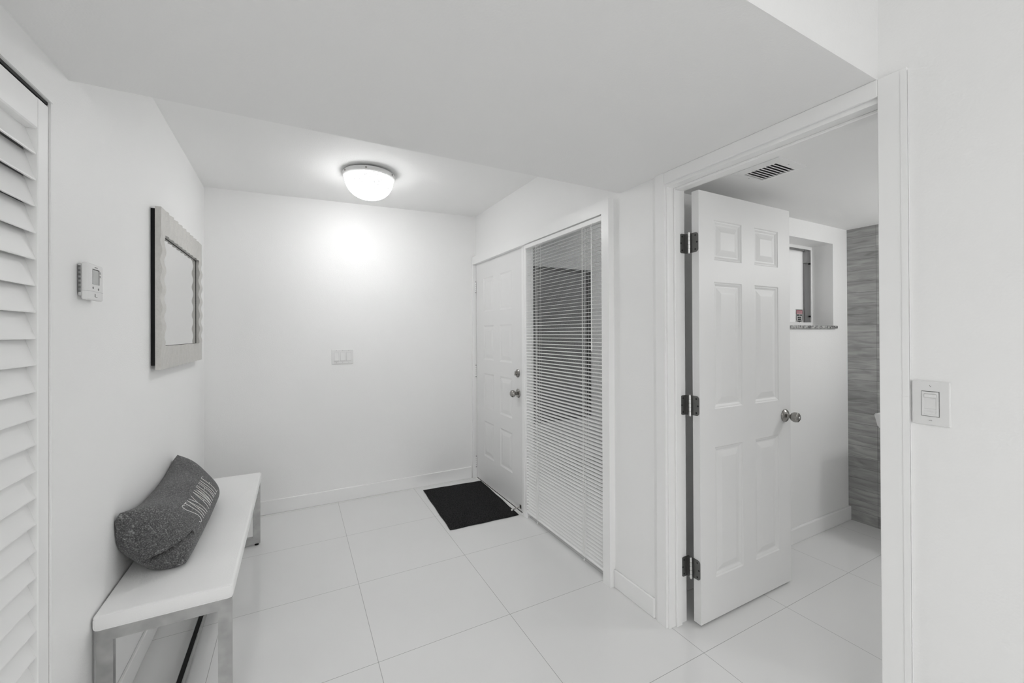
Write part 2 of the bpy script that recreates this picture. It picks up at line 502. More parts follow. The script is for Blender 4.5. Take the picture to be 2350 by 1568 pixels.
w = MB()
w.box(-3.3, LX - 0.12, 0.40, 0.50, 0, 2.46)
w.box(-3.4, -3.3, -4.0, 0.50, 0, 2.46)
w.box(-3.3, -2.8, -4.1, -4.0, 0, 2.46); w.box(1.2, RXO, -4.1, -4.0, 0, 2.46)
w.box(-2.8, 1.2, -4.1, -4.0, 2.2, 2.46)
struct('wall_living_room', w, M['wall'], 'white living room walls behind the camera', 'wall')

# closet interior behind the louvred doors
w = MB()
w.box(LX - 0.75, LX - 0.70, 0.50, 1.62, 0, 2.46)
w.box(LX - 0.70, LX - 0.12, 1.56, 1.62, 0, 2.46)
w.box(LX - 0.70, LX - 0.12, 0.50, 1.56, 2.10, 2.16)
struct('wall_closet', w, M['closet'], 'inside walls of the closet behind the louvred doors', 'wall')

# alcove ceiling is slightly out of level
c4 = MB()
c4.prism([(LX, BK1, 2.440), (RX, BK1, 2.435), (RX, BY, 2.440), (LX, BY, 2.386)], 0, (0, 0, 0.08))
struct('ceiling_alcove', c4, M['ceiling'], 'white ceiling over the front door with the round lamp', 'ceiling')
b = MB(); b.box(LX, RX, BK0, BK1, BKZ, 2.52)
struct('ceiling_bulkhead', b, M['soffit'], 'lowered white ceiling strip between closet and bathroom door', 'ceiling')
b = MB(); b.box(-3.3, RX, -4.0, BK0, CEIL, 2.52)
struct('ceiling', b, M['ceiling'], 'white living room ceiling at the upper edge', 'ceiling')

# bathroom shell
BAY, TX = 1.475, 3.51
w = MB()
w.box(RXO, 3.315, BAY, 1.64, 0, 1.385); w.box(3.315, TX + 0.1, BAY, 1.64, 0, 2.2)
w.box(RXO, 3.315, BAY, 1.64, 1.957, 2.2); w.box(RXO, 2.56, BAY, 1.64, 1.385, 1.957)
struct('wall_bathroom', w, M['wall'], 'white bathroom wall with the small deep-set window', 'wall')
w = MB(); w.box(TX, TX + 0.1, -0.6, BAY, 0, 2.2)
struct('wall_tiled', w, M['woodtile'], 'bathroom wall of grey wood-look strip tiles', 'wall')
w = MB(); w.box(RXO, TX + 0.1, -0.7, -0.6, 0, 2.2)
struct('wall_bathroom_near', w, M['wall'], 'white bathroom wall out of sight beside the doorway', 'wall')
w = MB(); w.box(RXO, TX + 0.1, -0.7, 1.64, 2.075, 2.17)
struct('ceiling_bathroom', w, M['ceiling'], 'white bathroom ceiling with the air grille', 'ceiling')


# baseboards
def baseboard(name, label, segs, h=0.095):
    mbx = MB()
    for (x0, x1, y0, y1) in segs: mbx.box(x0, x1, y0, y1, 0, h, bev=0.003, seg=1)
    return struct(name, mbx, M['trim'], label, 'baseboard')


baseboard('baseboard_back', 'white baseboard along the end wall', [(LX + 0.012, RX - 0.05, BY - 0.014, BY)], 0.104)
baseboard('baseboard_left', 'white baseboard along the wall behind the bench', [(LX, LX + 0.012, 1.535, BY)], 0.088)
baseboard('baseboard_right', 'short white baseboard between sidelight and bathroom doorway', [(RX - 0.013, RX, 1.392, 1.666)], 0.092)
baseboard('baseboard_bathroom', 'white baseboard under the bathroom window', [(RXO, TX, BAY - 0.017, BAY)], 0.096)


# ------------------------------------------------------------------ front door unit
def panel_door(mbx, axis, face, sgn, a0, a1, z0, z1, t, panels, prof):
    """Door slab. axis 'X': face is the plane X=face, outward normal sgn along X, 'a' runs along Y.
    axis 'Y': plane Y=face. prof: list of (inset, depth)."""
    bm = mbx.bm

    def P(a, z, d):
        return (face + sgn * d, a, z) if axis == 'X' else (a, face + sgn * d, z)
    cuts_a = sorted({a0, a1} | {p[0] for p in panels} | {p[1] for p in panels})
    cuts_z = sorted({z0, z1} | {p[2] for p in panels} | {p[3] for p in panels})
    cache = {}

    def V(a, z, d):
        k = (round(a, 5), round(z, 5), round(d, 5))
        if k not in cache: cache[k] = bm.verts.new(P(a, z, d))
        return cache[k]
    ps = {(round(p[0], 5), round(p[1], 5), round(p[2], 5), round(p[3], 5)) for p in panels}
    for i in range(len(cuts_a) - 1):
        for j in range(len(cuts_z) - 1):
            q = (cuts_a[i], cuts_a[i + 1], cuts_z[j], cuts_z[j + 1])
            if tuple(round(x, 5) for x in q) in ps:
                rings = []
                for ins, dep in [(0, 0)] + prof:
                    rings.append([V(q[0] + ins, q[2] + ins, dep), V(q[1] - ins, q[2] + ins, dep), V(q[1] - ins, q[3] - ins, dep), V(q[0] + ins, q[3] - ins, dep)])
                for A, B in zip(rings, rings[1:]):
                    for k in range(4): bm.faces.new((A[k], A[(k + 1) % 4], B[(k + 1) % 4], B[k]))
                bm.faces.new(rings[-1])
            else:
                bm.faces.new((V(q[0], q[2], 0), V(q[1], q[2], 0), V(q[1], q[3], 0), V(q[0], q[3], 0)))
    # back and sides
    bk = [bm.verts.new(P(a, z, -t)) for a, z in ((a0, z0), (a1, z0), (a1, z1), (a0, z1))]
    bm.faces.new(bk)
    for side in range(4):
        if side == 0: fr = [V(a, z0, 0) for a in cuts_a]; e = (bk[0], bk[1])
        if side == 1: fr = [V(a1, z, 0) for z in cuts_z]; e = (bk[1], bk[2])
        if side == 2: fr = [V(a, z1, 0) for a in reversed(cuts_a)]; e = (bk[2], bk[3])
        if side == 3: fr = [V(a0, z, 0) for z in reversed(cuts_z)]; e = (bk[3], bk[0])
        bm.faces.new(fr + [e[1], e[0]])


DFX = 1.490
d1 = thing('door_1', 'white embossed front door with eight small panels', 'door', (DFX, 3.08, 0), kind='structure')
mb = MB()
pans = []
for z0, z1 in ((0.252, 0.566), (0.677, 0.991), (1.110, 1.416), (1.536, 1.840)):
    pans.append((2.822, 3.038, z0, z1)); pans.append((3.154, 3.364, z0, z1))
panel_door(mb, 'X', DFX, -1, 2.642, 3.524, 0.010, 1.986, 0.044, pans, [(0.006, -0.002), (0.014, -0.0045), (0.020, -0.0045), (0.045, -0.001), (0.050, -0.0005)])
mb.build('door_leaf', M['door'], d1)
# knob
kz, ky = 0.889, 2.722
mb = MB()
mb.lathe([(0.0, 0), (0.033, 0.0), (0.034, 0.003), (0.031, 0.007), (0.020, 0.010), (0.012, 0.013), (0.011, 0.026), (0.013, 0.030), (0.022, 0.034), (0.0265, 0.042), (0.0275, 0.050), (0.025, 0.058), (0.017, 0.064), (0.0, 0.066)], (DFX, ky, kz), '-X', 36)
tag(mb.build('door_knob', M['nickel'], d1, smooth=True), 'satin nickel round knob')
mb = MB()
mb.lathe([(0.0, 0), (0.030, 0.0), (0.031, 0.004), (0.026, 0.010), (0.020, 0.013), (0.0, 0.013)], (DFX, 2.726, 1.040), '-X', 36)
db = mb.build('deadbolt', M['nickel'], d1, smooth=True); tag(db, 'satin nickel deadbolt with thumb turn')
mb = MB(); mb.box(DFX - 0.030, DFX - 0.012, 2.723, 2.729, 1.024, 1.056, bev=0.002)
mb.build('thumb_turn', M['nickel'], db, smooth=True)
mb = MB(); mb.box(DFX - 0.0008, DFX + 0.01, 2.640, 2.6424, 0.86, 0.915)
mb.build('strike_plate', M['darkslot'], d1)
for z0, z1 in ((1.726, 1.822), (0.945, 1.047), (0.105, 0.200)):
    mb = MB(); h = (z1 - z0) / 5
    for k in range(5): mb.lathe([(0.0065, 0.0008), (0.0065, h - 0.0008)], (DFX - 0.006, 3.530, z0 + k * h), 'Z', 14)
    hg = mb.build('hinge', M['trim'], d1, smooth=True); tag(hg, 'white painted hinge')
    mb = MB(); mb.lathe([(0.005, -0.004), (0.005, (z1 - z0) + 0.004)], (DFX - 0.006, 3.530, z0), 'Z', 12)
    mb.build('hinge_pin', M['hinge'], hg, smooth=True)
# kick-down door stop
mb = MB()
mb.box(DFX - 0.005, DFX, 2.680, 2.702, 0.026, 0.056, bev=0.002)
mb.tube([(DFX - 0.007, 2.691, 0.044), (DFX - 0.030, 2.702, 0.033), (DFX - 0.058, 2.716, 0.020)], 0.0042, 10)
st = mb.build('door_stop', M['nickel'], d1, smooth=True); tag(st, 'metal kick-down door stop')
mb = MB(); mb.lathe([(0.006, 0), (0.0075, 0.010), (0.005, 0.013)], (DFX - 0.056, 2.715, 0.021), Vector((-0.056, 0.028, -0.024)), 14)
mb.build('rubber_tip', M['rubber'], st, smooth=True)

# jambs, mullion and casing of the front door unit
t1 = thing('trim_1', 'white casing and posts framing the front door and sidelight', 'door frame', (1.49, 2.6, 0), kind='structure')
mb = MB(); mb.box(1.500, 1.540, 3.526, 3.56, 0, 1.992); mb.box(1.455, 1.500, 3.536, 3.56, 0, 1.990, bev=0.002, seg=1)
mb.build('door_jamb', M['trim'], t1)
mb = MB()
mb.box(1.474, 1.545, 2.604, 2.637, 0, 1.988, bev=0.002, seg=1)
mb.box(1.492, 1.545, 2.600, 2.610, 0, 1.988)
mb.box(1.476, 1.486, 2.572, 2.606, 0, 1.988, bev=0.002, seg=1)
mb.build('mullion_post', M['trim'], t1)
mb = MB()
mb.prism([(1.458, y, z) for y, z in ((1.667, 0.0), (1.7235, 0.0), (1.7235, 1.985), (3.556, 1.985), (3.556, 2.056), (1.667, 2.056))], 0, (RX - 1.458, 0, 0))
mb.build('casing', M['trim'], t1)
mb = MB(); mb.box(1.4985, 1.535, 2.606, 3.526, 1.986, 1.992); mb.box(1.535, 1.56, 2.606, 3.526, 1.975, 1.992)
mb.build('head_stop', M['trim'], t1)
mb = MB(); mb.box(1.474, 1.489, 2.640, 3.526, 0.0, 0.004)
mb.build('threshold', M['trim'], t1)
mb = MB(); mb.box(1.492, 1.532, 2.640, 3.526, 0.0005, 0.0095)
mb.build('door_gap_shade', M['black'], t1)  # black box stands in for the shaded gap under the door

# sidelight window
w1 = thing('window_1', 'tall sidelight window beside the front door behind the blind', 'window', (1.57, 2.15, 0), kind='structure')
mb = MB()
for (y0, y1, z0, z1) in ((1.724, 1.750, 0.0, 1.992), (2.597, 2.612, 0.0, 1.992), (1.750, 2.597, 0.0, 0.05), (1.750, 2.597, 1.984, 1.992)):
    mb.box(1.534, 1.552, y0, y1, z0, z1, bev=0.002)
mb.build('window_frame', M['trim'], w1)
mb = MB(); mb.box(1.541, 1.545, 1.750, 2.597, 0.05, 1.984)
mb.build('pane', M['glass'], w1)

# venetian blind
BXC = 1.474
bl = thing('venetian_blind', 'white mini venetian blind hanging open over the tall sidelight', 'blind', (BXC, 2.15, 0.05))
Y0, Y1 = 1.727, 2.560
mb = MB(); mb.box(BXC - 0.013, BXC + 0.013, Y0, Y1, 1.951, 1.978, bev=0.002)
hr = mb.build('headrail', M['blind'], bl)
mb = MB(); mb.box(BXC - 0.012, BXC + 0.012, Y0, Y1, 0.055, 0.069, bev=0.004)
mb.build('bottom_rail', M['blind'], bl)
mb = MB()
sec = []
for k in range(7):
    t = -1 + 2 * k / 6
    sec.append((BXC + 0.0120 * t, 0.0014 * (1 - t * t) + 0.0018 * t))
zs0 = 0.088
A = [(x, Y0 + 0.004, zs0 + z) for x, z in sec] + [(x, Y0 + 0.004, zs0 + z - 0.0006) for x, z in reversed(sec)]
mb.prism(A, 0, (0, Y1 - Y0 - 0.008, 0))
slat0 = mb.build('slat', M['blind'], bl, smooth=True)
NS = 88
for k in range(1, NS): dup(slat0, (0, 0, k * 0.0211), bl)
for yc in (1.885, 2.400):
    mb = MB()
    for dx in (-0.0135, 0.0135): mb.tube([(BXC + dx, yc - 0.010, 0.06), (BXC + dx, yc - 0.010, 1.955)], 0.0008, 6)
    for dx in (-0.0135, 0.0135): mb.tube([(BXC + dx, yc + 0.012, 0.06), (BXC + dx, yc + 0.012, 1.955)], 0.0008, 6)
    for k in range(NS):
        z = zs0 + k * 0.0211 - 0.0010
        mb.tube([(BXC - 0.0135, yc - 0.010, z), (BXC + 0.0135, yc - 0.010, z + 0.001)], 0.0005, 4)
    mb.build('ladder_cord', M['cord'], bl)
    mb = MB(); mb.tube([(BXC - 0.015, yc + 0.003, 0.045), (BXC - 0.015, yc + 0.003, 1.955)], 0.0010, 6)
    mb.lathe([(0.0, 0), (0.004, 0.003), (0.003, 0.012), (0.0, 0.014)], (BXC - 0.015, yc + 0.003, 0.036), 'Z', 10)
    mb.build('lift_cord', M['cord'], bl)
mb = MB()
mb.tube([(BXC - 0.016, 1.797, 1.955), (BXC - 0.024, 1.800, 1.935), (BXC - 0.020, 1.803, 1.90)], 0.0012, 6)
mb.tube([(BXC - 0.020, 1.803, 1.90), (BXC - 0.020, 1.805, 1.28)], 0.0022, 8)
mb.lathe([(0.0032, 0), (0.0032, 0.05)], (BXC - 0.020, 1.805, 1.24), 'Z', 10)
mb.build('tilt_wand', M['blind'], bl, smooth=True)

# porch seen through the blind
w = MB()
PY = 3.62
w.box(RXO, 3.7, PY, PY + 0.15, -0.1, 0.41); w.box(RXO, 3.7, PY, PY + 0.15, 2.04, 2.9)
w.box(2.91, 3.7, PY, PY + 0.15, 0.41, 2.04); w.box(RXO, 1.72, PY, PY + 0.15, 0.41, 2.04)
struct('wall_porch', w, M['stucco'], 'grey stucco porch wall outside the sidelight', 'wall')
w3 = thing('window_3', 'dark window in the stucco wall outside', 'window', (2.4, PY, 0.41), kind='structure')
mb = MB(); mb.box(1.72, 2.91, PY + 0.03, PY + 0.04, 0.41, 2.04); mb.build('pane', M['darkpane'], w3)
mb = MB()
for x0, x1, z0, z1 in ((1.72, 1.745, 0.41, 2.04), (2.885, 2.91, 0.41, 2.04), (1.745, 2.885, 0.41, 0.44), (1.745, 2.885, 2.015, 2.04)):
    mb.box(x0, x1, PY + 0.005, PY + 0.03, z0, z1)
mb.build('window_frame', M['black'], w3)
w = MB(); w.box(RXO, 2.85, 1.64, PY, 2.66, 2.76)  # out of view; kept over the porch to shade its wall
struct('ceiling_porch', w, M['stucco'], 'rough stucco porch ceiling outside, unseen and sized for shade', 'ceiling')
w = MB(); w.box(RXO, 6.5, 1.64, 8.0, -0.14, -0.04)
struct('ground_porch', w, M['concrete'], 'concrete porch floor outside', 'ground')

# ------------------------------------------------------------------ bathroom doorway
t2 = thing('trim_2', 'white casing and jambs around the bathroom doorway', 'door frame', (1.49, 0.95, 0), kind='structure')
CX0 = 1.483
mb = MB()
mb.prism([(CX0, 1.320, 0), (CX0, 1.372, 0), (RX - 0.0015, 1.396, 0), (RX, 1.396, 0), (RX, 1.320, 0)], 0, (0, 0, 2.0698))
mb.box(CX0, RX, 0.482, 0.5470, 0.0, 2.0695, bev=0.002, seg=1)
mb.box(CX0, RX, 0.5470, 1.320, 2.020, 2.0698, bev=0.002, seg=1)
mb.box(CX0 - 0.0015, CX0 + 0.004, 0.482, 0.496, 0.0, 2.060)
mb.build('casing', M['trim'], t2)
mb = MB()
mb.box(RX - 0.002, RXO + 0.006, 1.311, 1.322, 0.0, 2.014)
mb.box(RX - 0.002, RXO + 0.006, 0.530, 0.543, 0.0, 2.014)
mb.box(RX - 0.002, RXO + 0.006, 0.543, 1.311, 2.004, 2.014)
mb.build('door_jamb', M['trim'], t2)
mb = MB()
mb.box(1.532, 1.566, 1.300, 1.311, 0.0, 2.004, bev=0.002, seg=1)
mb.box(1.532, 1.566, 0.545, 0.556, 0.0, 2.004, bev=0.002, seg=1)
mb.box(1.532, 1.566, 0.556, 1.300, 1.994, 2.004, bev=0.002, seg=1)
mb.build('door_stop_strip', M['trim'], t2)

d2 = thing('door_2', 'white six-panel bathroom door standing wide open', 'door', (1.615, 1.26, 0.0), kind='structure')
DY = 1.244
mb = MB()
pans = []
for z0, z1 in ((0.203, 0.806), (0.985, 1.578), (1.680, 1.868)):
    pans.append((1.724, 1.932, z0, z1)); pans.append((2.034, 2.238, z0, z1))
panel_door(mb, 'Y', DY, -1, 1.619, 2.345, 0.014, 1.992, 0.037, pans, [(0.005, -0.004), (0.009, -0.0045), (0.018, -0.009), (0.024, -0.009), (0.050, -0.002), (0.053, -0.0015)])
mb.build('door_leaf', M['door'], d2)
for zc in (1.756, 1.006, 0.258):
    h = 0.090
    # jamb leaf plus knuckle on the pivot, door leaf on the door edge
    def leaf(px, py, dxx, dyy, L, thick):
        pts = []
        rr = 0.014
        prof = [(0, -h / 2), (L - rr, -h / 2)]
        for k in range(7):
            a = -pi / 2 + (pi / 2) * k / 6
            prof.append((L - rr + rr * cos(a), -h / 2 + rr + rr * sin(a)))
        for k in range(7):
            a = (pi / 2) * k / 6
            prof.append((L - rr + rr * cos(a), h / 2 - rr + rr * sin(a)))
        prof.append((0, h / 2))
        return [(px + dxx * s, py + dyy * s, zc + z) for s, z in prof]
    mb = MB()
    mb.prism(leaf(1.612, 1.3095, -1, 0, 0.041, 0.002), 0, (0, -0.0022, 0))
    mb.prism(leaf(1.6185, 1.286, 0, -1, 0.040, 0.002), 0, (-0.0022, 0, 0))
    mb.box(1.6075, 1.6185, 1.284, 1.3095, zc - h / 2, zc + h / 2)
    hg = mb.build('hinge', M['hinge'], d2); tag(hg, 'dark metal butt hinge')
    mb = MB()
    for k in range(5):
        z0 = zc - h / 2 + k * h / 5
        mb.lathe([(0.0062, 0.0012), (0.0062, h / 5 - 0.0012)], (1.606, 1.286, z0), 'Z', 16)
    mb.lathe([(0.0045, -0.004), (0.0045, h + 0.004)], (1.606, 1.286, zc - h / 2), 'Z', 12)
    mb.build('knuckle', M['pin'], hg, smooth=True)
    mb = MB()
    for dz in (-0.032, 0.0, 0.032):
        mb.lathe([(0.0, 0), (0.0042, 0.0), (0.0042, 0.0008), (0.0, 0.0008)], (1.6163, 1.286 - (0.034 if dz == 0 else 0.026), zc + dz), '-X', 10)
        mb.lathe([(0.0, 0), (0.0042, 0.0), (0.0042, 0.0008), (0.0, 0.0008)], (1.612 - (0.034 if dz == 0 else 0.026), 1.3073, zc + dz), '-Y', 10)
    mb.build('screws', M['darkslot'], hg)
kx, kz = 2.290, 0.900
mb = MB()
mb.lathe([(0.0, 0), (0.033, 0.0), (0.034, 0.003), (0.031, 0.008), (0.021, 0.013), (0.012, 0.018), (0.0105, 0.028), (0.013, 0.034), (0.021, 0.038), (0.0255, 0.047), (0.026, 0.056), (0.0235, 0.066), (0.016, 0.071), (0.0, 0.072)], (kx, DY, kz), '-Y', 36)
kn = mb.build('door_knob', M['nickel'], d2, smooth=True); tag(kn, 'satin nickel knob with a lock button')
mb = MB(); mb.lathe([(0.0, 0), (0.009, 0), (0.009, 0.0015), (0.004, 0.0018), (0.004, 0.0045), (0.0, 0.0045)], (kx, DY - 0.0718, kz), '-Y', 18)
mb.build('lock_button', M['pin'], kn, smooth=True)

# bathroom window, deep in the wall
w2 = thing('window_2', 'small frosted bathroom window deep in the wall', 'window', (2.94, 1.62, 1.385), kind='structure')
WY = 1.605
mb = MB()
mb.box(2.56, 3.315, WY, 1.64, 1.385, 1.412, bev=0.001, seg=1)
mb.box(2.56, 3.315, WY, 1.64, 1.935, 1.957, bev=0.001, seg=1)
mb.build('window_frame', M['trim'], w2)
mb = MB()
mb.box(3.240, 3.300, WY + 0.008, 1.635, 1.412, 1.935)
mb.box(3.228, 3.234, WY + 0.004, 1.635, 1.412, 1.935)
mb.box(2.58, 3.234, WY + 0.006, 1.635, 1.925, 1.935)
mb.build('sash', M['alu'], w2)
mb = MB(); mb.box(3.234, 3.240, WY + 0.012, 1.63, 1.412, 1.935); mb.build('sash_groove', M['black'], w2)
mb = MB(); mb.box(3.300, 3.315, WY, 1.64, 1.412, 1.935); mb.build('edge_bead', M['trim'], w2)
mb = MB(); mb.box(2.56, 3.229, WY + 0.016, WY + 0.021, 1.412, 1.93); mb.build('pane', M['frosted'], w2)
mb = MB(); mb.box(3.212, 3.248, WY - 0.012, WY + 0.010, 1.835, 1.915, bev=0.002); 
mb.build('sash_clip', M['alu'], w2)
mb = MB(); mb.lathe([(0.0, 0), (0.006, 0), (0.006, 0.010), (0.0, 0.010)], (3.285, WY + 0.008, 1.455), '-Y', 12)
mb.build('screw', M['black'], w2)
mb = MB(); mb.lathe([(0.0, 0), (0.006, 0), (0.006, 0.010), (0.0, 0.010)], (3.285, WY + 0.008, 1.835), '-Y', 12)
mb.build('screw', M['black'], w2)
mb = MB(); mb.box(2.55, 3.338, BAY - 0.018, WY, 1.366, 1.386, bev=0.003)
s2 = mb.build('window_sill', M['marble'], w2); tag(s2, 'speckled grey marble sill')

# warning sticker at the bottom corner of the frosted pane
stk = thing('warning_sticker', 'small shield sticker with a red band on the frosted pane', 'sticker', (3.170, WY + 0.016, 1.412))
SY = WY + 0.0155
mb = MB(); mb.box(3.127, 3.2275, SY, SY + 0.0005, 1.4135, 1.507); mb.build('film', M['paper'], stk)


def shield(z_off=0.0, s=1.0):
    pts = [(-0.037, 0.040), (0.037, 0.040), (0.042, 0.018), (0.036, 0.004), (0.040, -0.010), (0.040, -0.026), (0.030, -0.038), (0.012, -0.040), (0.0, -0.046), (-0.012, -0.040), (-0.030, -0.038), (-0.040, -0.026), (-0.040, -0.010), (-0.036, 0.004), (-0.042, 0.018)]
    return [(3.174 + x * s, SY - 0.0006, 1.459 + z * s) for x, z in pts]


mb = MB(); mb.tube(shield(), 0.0014, 6, closed=True); mb.build('shield_outline', M['ink'], stk)
mb = MB(); mb.box(3.137, 3.212, SY - 0.0006, SY, 1.474, 1.497); mb.build('red_band', M['red'], stk)


def text_part(txt, size, x, z, y, material, parent, name):
    cu = bpy.data.curves.new(name, 'FONT'); cu.body = txt; cu.size = size; cu.align_x = 'CENTER'; cu.extrude = 0.0003
    o = bpy.data.objects.new(name, cu); C.objects.link(o)
    dg = bpy.context.evaluated_depsgraph_get(); dg.update()
    me = bpy.data.meshes.new_from_object(o.evaluated_get(dg))
    bpy.data.objects.remove(o)
    for v in me.vertices: v.co = Vector((x + v.co.x, y - v.co.z, z + v.co.y)) - world_loc(parent)
    me.materials.clear(); me.materials.append(material); me.name = name
    ob = bpy.data.objects.new(name, me); C.objects.link(ob); ob.parent = parent
    return ob


text_part('DANGER', 0.017, 3.174, 1.480, SY - 0.0010, M['paper'], stk, 'red_band_lettering')
mb = MB()
for z, segs in ((1.4635, ((-0.030, -0.006), (0.003, 0.007), (0.012, 0.030))), (1.4465, ((-0.020, -0.004), (0.0, 0.020))), (1.432, ((-0.019, 0.020),)), (1.4195, ((-0.021, -0.008), (-0.003, 0.008), (0.012, 0.020)))):
    for a, bb in segs:
        hh = 0.0055 if z > 1.425 else 0.003
        mb.box(3.174 + a, 3.174 + bb, SY - 0.0009, SY - 0.0002, z - hh, z + hh)
mb.build('small_print', M['ink'], stk)

# white fixture jutting from the tiled wall, mostly hidden by the door frame
fx = thing('wall_basin', 'white porcelain fixture jutting from the grey tiled wall', 'basin', (3.33, 0.94, 0.69))
mb = MB()
A = [(3.15, 1.192, 0.838), (3.509, 1.192, 0.838), (3.509, 1.178, 0.700), (3.40, 1.178, 0.690), (3.172, 1.181, 0.752)]
mb.prism(A, 0, (0, -0.46, 0))
bmesh.ops.recalc_face_normals(mb.bm, faces=mb.bm.faces)
bmesh.ops.bevel(mb.bm, geom=list(mb.bm.edges), offset=0.006, segments=2, affect='EDGES')
mb.build('basin_body', M['porcelain'], fx, smooth=True)

# ceiling air grille in the bathroom
vt = thing('ceiling_vent', 'white air grille with dark slots in the bathroom ceiling', 'vent', (1.89, 1.09, 2.075))
VX0, VX1, VY0, VY1 = 1.783, 1.999, 0.984, 1.195
IX0, IX1, IY0, IY1 = 1.823, 1.968, 1.019, 1.163
mb = MB()
zt, zb = 2.0748, 2.066
bmv = mb.bm
oR = [(VX0, VY0), (VX1, VY0), (VX1, VY1), (VX0, VY1)]; iR = [(IX0, IY0), (IX1, IY0), (IX1, IY1), (IX0, IY1)]
r0 = [bmv.verts.new((x, y, zt)) for x, y in oR]; r1 = [bmv.verts.new((x, y, zt - 0.003)) for x, y in oR]
r2 = [bmv.verts.new((x, y, zb)) for x, y in iR]; r3v = [bmv.verts.new((x, y, zt)) for x, y in iR]
for A, B in ((r0, r1), (r1, r2), (r2, r3v)):
    for k in range(4): bmv.faces.new((A[k], A[(k + 1) % 4], B[(k + 1) % 4], B[k]))
mb.build('vent_frame', M['trim'], vt)
mb = MB(); mb.box(IX0, IX1, IY0, IY1, 2.0738, 2.0748); mb.build('duct_opening', M['darkslot'], vt)
for k in range(8):
    y = IY0 + 0.012 + k * (IY1 - IY0 - 0.010) / 8
    mb = MB(); mb.prism([(IX0, y - 0.001, 2.0665), (IX0, y + 0.0045, 2.0665), (IX0, y + 0.0065, 2.0735), (IX0, y + 0.0055, 2.0735)], 0, (IX1 - IX0, 0, 0))
    mb.build('blade', M['trim'], vt)
for x, y in ((1.889, 1.003), (1.893, 1.180)):
    mb = MB(); mb.lathe([(0.0, 0), (0.004, 0), (0.003, 0.002), (0.0, 0.002)], (x, y, 2.0700), '-Z', 10)
    mb.build('screw', M['greyplastic'], vt)

# ------------------------------------------------------------------ louvred closet doors
def closet_leaf(y0, y1, label, name):
    t = thing(name, label, 'closet door', (LX, (y0 + y1) / 2, 0.0), kind='structure')
    xf, xb = LX - 0.004, LX - 0.032
    mb = MB()
    mb.box(xb, xf, y1 - 0.050, y1, 0.012, 1.945, bev=0.002, seg=1)
    mb.box(xb, xf, y0, y0 + 0.050, 0.012, 1.945, bev=0.002, seg=1)
    mb.build('stile', M['trim'], t)
    mb = MB(); mb.box(xb, xf, y0 + 0.050, y1 - 0.050, 1.864, 1.945, bev=0.003, seg=1); mb.build('top_rail', M['trim'], t)
    mb = MB(); mb.box(xb, xf, y0 + 0.050, y1 - 0.050, 0.012, 0.110, bev=0.003, seg=1); mb.build('bottom_rail', M['trim'], t)
    # louver: tilted board, lower edge forward
    zt0 = 1.800
    mb = MB()
    sec = [(xf - 0.004, zt0), (xf - 0.004, zt0 + 0.003), (xb + 0.003, zt0 + 0.073), (xb - 0.002, zt0 + 0.072), (xf - 0.008, zt0 - 0.0005)]
    mb.prism([(x, y0 + 0.049, z) for x, z in sec], 0, (0, y1 - y0 - 0.0985, 0))
    l0 = mb.build('louver', M['trim'], t)
    for k in range(1, 26): dup(l0, (0, 0, -0.0668 * k), t)
    return t


closet_leaf(1.058, 1.5235, 'white louvred closet door leaf beside the thermostat wall', 'door_3')
closet_leaf(0.590, 1.055, 'white louvred closet door leaf further from the thermostat', 'door_4')
mb = MB(); mb.box(LX - 0.055, LX - 0.006, 0.586, 1.525, 1.949, 1.9568)  # black fill around the track, its colour standing in for the gap's shade
mb.lathe([(0.004, 0), (0.004, 0.014)], (LX - 0.018, 1.49, 1.936), 'Z', 10)
struct('trim_3', mb, M['darkslot'], 'black strip for the track and shaded gap above the louvred closet doors', 'track')
mb = MB(); mb.box(LX, LX + 0.0025, 0.585, 1.531, 1.9575, 1.974)
struct('trim_4', mb, M['trim'], 'thin white edge strip around the closet opening', 'trim')

# ------------------------------------------------------------------ ceiling lamp
cl = thing('ceiling_light', 'round flush ceiling light with lit crackled glass dome', 'lamp', (0.442, 2.895, 2.42))
lc = (0.442, 2.895, 0)
mb = MB()
mb.lathe([(0.0, 2.421), (0.166, 2.421), (0.169, 2.416), (0.169, 2.396), (0.164, 2.391), (0.155, 2.390), (0.155, 2.396), (0.0, 2.396)], lc, 'Z', 64)
mb.build('base_ring', M['plastic'], cl, smooth=True)
mb = MB()
prof = []
for k in range(15):
    a = (pi / 2) * k / 14
    prof.append((0.157 * cos(a) ** 0.85 if k < 14 else 0.0, 2.394 - 0.137 * sin(a)))
mb.lathe(prof, lc, 'Z', 64, cap0=False)
dome = mb.build('glass_dome', M['lampglass'], cl, smooth=True)
for dd in (200, 255, 320, 80):
    a = radians(dd)
    mb = MB(); d = Vector((cos(a), sin(a), 0))
    mb.lathe([(0.0055, 0), (0.0055, 0.004), (0.003, 0.006), (0.0, 0.006)], (lc[0] + 0.168 * d.x, lc[1] + 0.168 * d.y, 2.406), d, 12)
    mb.build('ring_screw', M['nickel'], cl, smooth=True)

# ------------------------------------------------------------------ mirror
mi = thing('wall_mirror', 'rectangular mirror in a wavy silver-leaf frame on the wall', 'mirror', (LX, 2.8, 1.185))
MY0, MY1, MZ0, MZ1 = 2.360, 3.255, 1.185, 1.920
GY0, GY1, GZ0, GZ1 = 2.425, 3.175, 1.290, 1.805
mb = MB(); mb.box(LX + 0.001, LX + 0.016, MY0 + 0.004, MY1 - 0.02, MZ0 + 0.02, MZ1 - 0.01)
mb.build('backing', M['black'], mi)
mb = MB(); bmv = mb.bm
XF = LX + 0.038; AMP = 0.0038; LAM = 0.0865; XB = LX + 0.016


